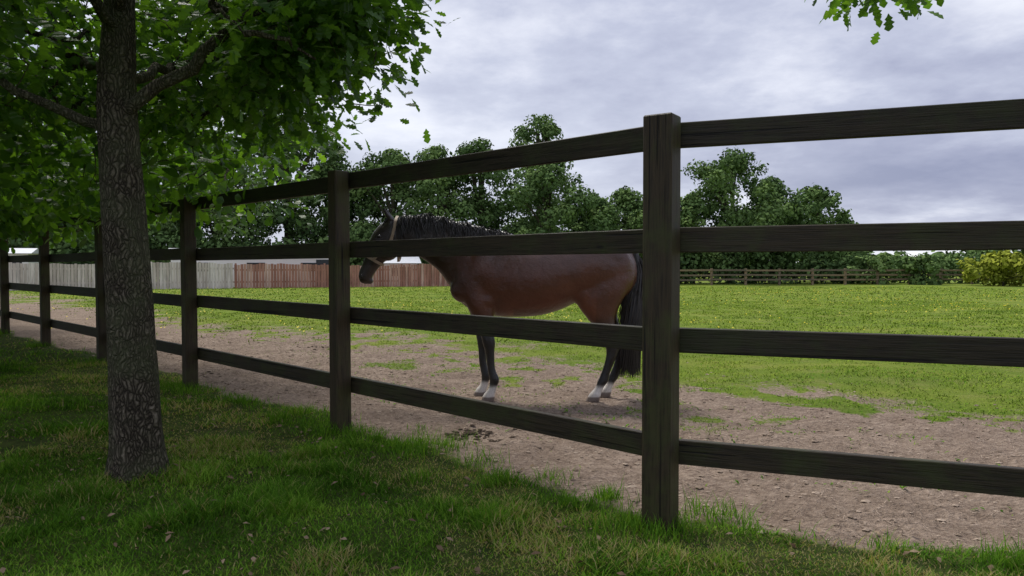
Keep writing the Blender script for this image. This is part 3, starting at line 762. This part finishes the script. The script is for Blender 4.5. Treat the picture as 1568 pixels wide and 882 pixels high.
k=NT('headcollar_leather');M_str=k.done(k.bsdf(k.mix(k.noise(k.oco(),30,3),(.24,.16,.10),(.42,.33,.24)),.6,.3).outputs[0])
mb=MB()
def strap(P,w,out,closed=False):
    P=np.array(P,float);out=np.array(out,float);n=len(P);d=norm(np.gradient(P,axis=0));s=norm(np.cross(d,out))*w/2
    o=norm(out)*.004;V=np.concatenate([P-s+o,P+s+o,P+s-o,P-s-o])
    i_=np.arange(n-1);F=np.vstack([np.stack([i_+a*n,i_+1+a*n,i_+1+((a+1)%4)*n,i_+((a+1)%4)*n],-1) for a in range(4)]);mb.add(V,F)
def headring(px,grow=1.08,tilt=0):
    q=np.argmin(abs(HC[:,0]-hx(px)));a=np.linspace(0,2*np.pi,33);c=HC[q];u=np.array([0,1,0])*(H_[q,3]*grow+.006);v=perp[q]*(H_[q,2]*grow+.006)
    O=np.cos(a)[:,None]*u+np.sin(a)[:,None]*v;return c+O,O
P,O=headring(573,1.02);strap(P,.026,O)
for s in(-1,1):
    P=catmull([(hx(573),s*.070,hz(399)),(hx(588),s*.094,hz(385)),(hx(602),s*.107,hz(369)),(hx(607),s*.102,hz(352)),(hx(609),s*.078,hz(339)),(hx(610),0,hz(331))],5);strap(P,.026,np.tile([0,s*1.,.15],(len(P),1)))
    P=catmull([(hx(603),s*.106,hz(367)),(hx(612),s*.09,hz(380)),(hx(612),s*.05,hz(396)),(hx(611),0,hz(401))],5);strap(P,.022,np.tile([.2,s*1.,0],(len(P),1)))
mb.build('head_collar',M_str,horse)

# ---------------------------------------------------------------- sky and light
w=bpy.data.worlds.new('World');scene.world=w;w.use_nodes=True;t=w.node_tree;t.nodes.clear()
k=NT.__new__(NT);k.t=t
out=k.n('ShaderNodeOutputWorld');bg=k.n('ShaderNodeBackground');bg.inputs[1].default_value=.13
EL=math.radians(58);AZ=math.radians(-30)
sky=k.n('ShaderNodeTexSky',sky_type='NISHITA');sky.sun_disc=False;sky.sun_elevation=EL;sky.sun_rotation=AZ
tc=k.n('ShaderNodeTexCoord').outputs['Generated'];sp=k.n('ShaderNodeSeparateXYZ');k.l(tc,sp.inputs[0])
zc=k.math('ADD',k.math('MAXIMUM',sp.outputs[2],0),.20)
cb=k.n('ShaderNodeCombineXYZ');k.l(k.math('DIVIDE',sp.outputs[0],zc),cb.inputs[0]);k.l(k.math('DIVIDE',sp.outputs[1],zc),cb.inputs[1]);cb.inputs[2].default_value=5.2
n1=k.noise(cb.outputs[0],.62,8,.56);n2=k.noise(cb.outputs[0],1.9,7,.6)
v=k.math('ADD',k.math('MULTIPLY',n1,.68),k.math('MULTIPLY',n2,.32))
c=k.ramp(v,[(.36,(2.3,2.5,3.7)),(.45,(3.2,3.4,4.6)),(.515,(4.4,4.65,5.8)),(.575,(6.2,6.4,7.3)),(.67,(8.6,8.7,9.0))])
bl=k.math('SUBTRACT',1.0,k.math('MULTIPLY',k.math('ABSOLUTE',k.math('ADD',sp.outputs[0],.15)),1.5),True)
lo=k.math('SUBTRACT',1.0,k.math('MULTIPLY',sp.outputs[2],3.2),True)
fr_=k.math('MULTIPLY',k.math('MULTIPLY',bl,lo),k.math('GREATER_THAN',sp.outputs[1],0))
c=k.mix(k.math('MULTIPLY',fr_,.7),c,(7.4,7.7,8.5))
c=k.mix(.06,c,sky.outputs[0])
k.l(c,bg.inputs[0]);k.l(bg.outputs[0],out.inputs[0])
sl=bpy.data.lights.new('sun','SUN');sl.energy=3.4;sl.angle=math.radians(20);sl.color=(1,.96,.89)
so=bpy.data.objects.new('sun',sl);scene.collection.objects.link(so)
sd=Vector((math.sin(AZ)*math.cos(EL),math.cos(AZ)*math.cos(EL),math.sin(EL)))
so.rotation_euler=sd.to_track_quat('Z','Y').to_euler();so.location=(0,0,30)

cam=bpy.data.cameras.new('camera');co_=bpy.data.objects.new('camera',cam);scene.collection.objects.link(co_)
cam.lens=26;cam.sensor_width=36;cam.clip_start=.05;cam.clip_end=2000
co_.location=(0,0,1.25);co_.rotation_euler=(math.radians(90-1.72),0,0);scene.camera=co_
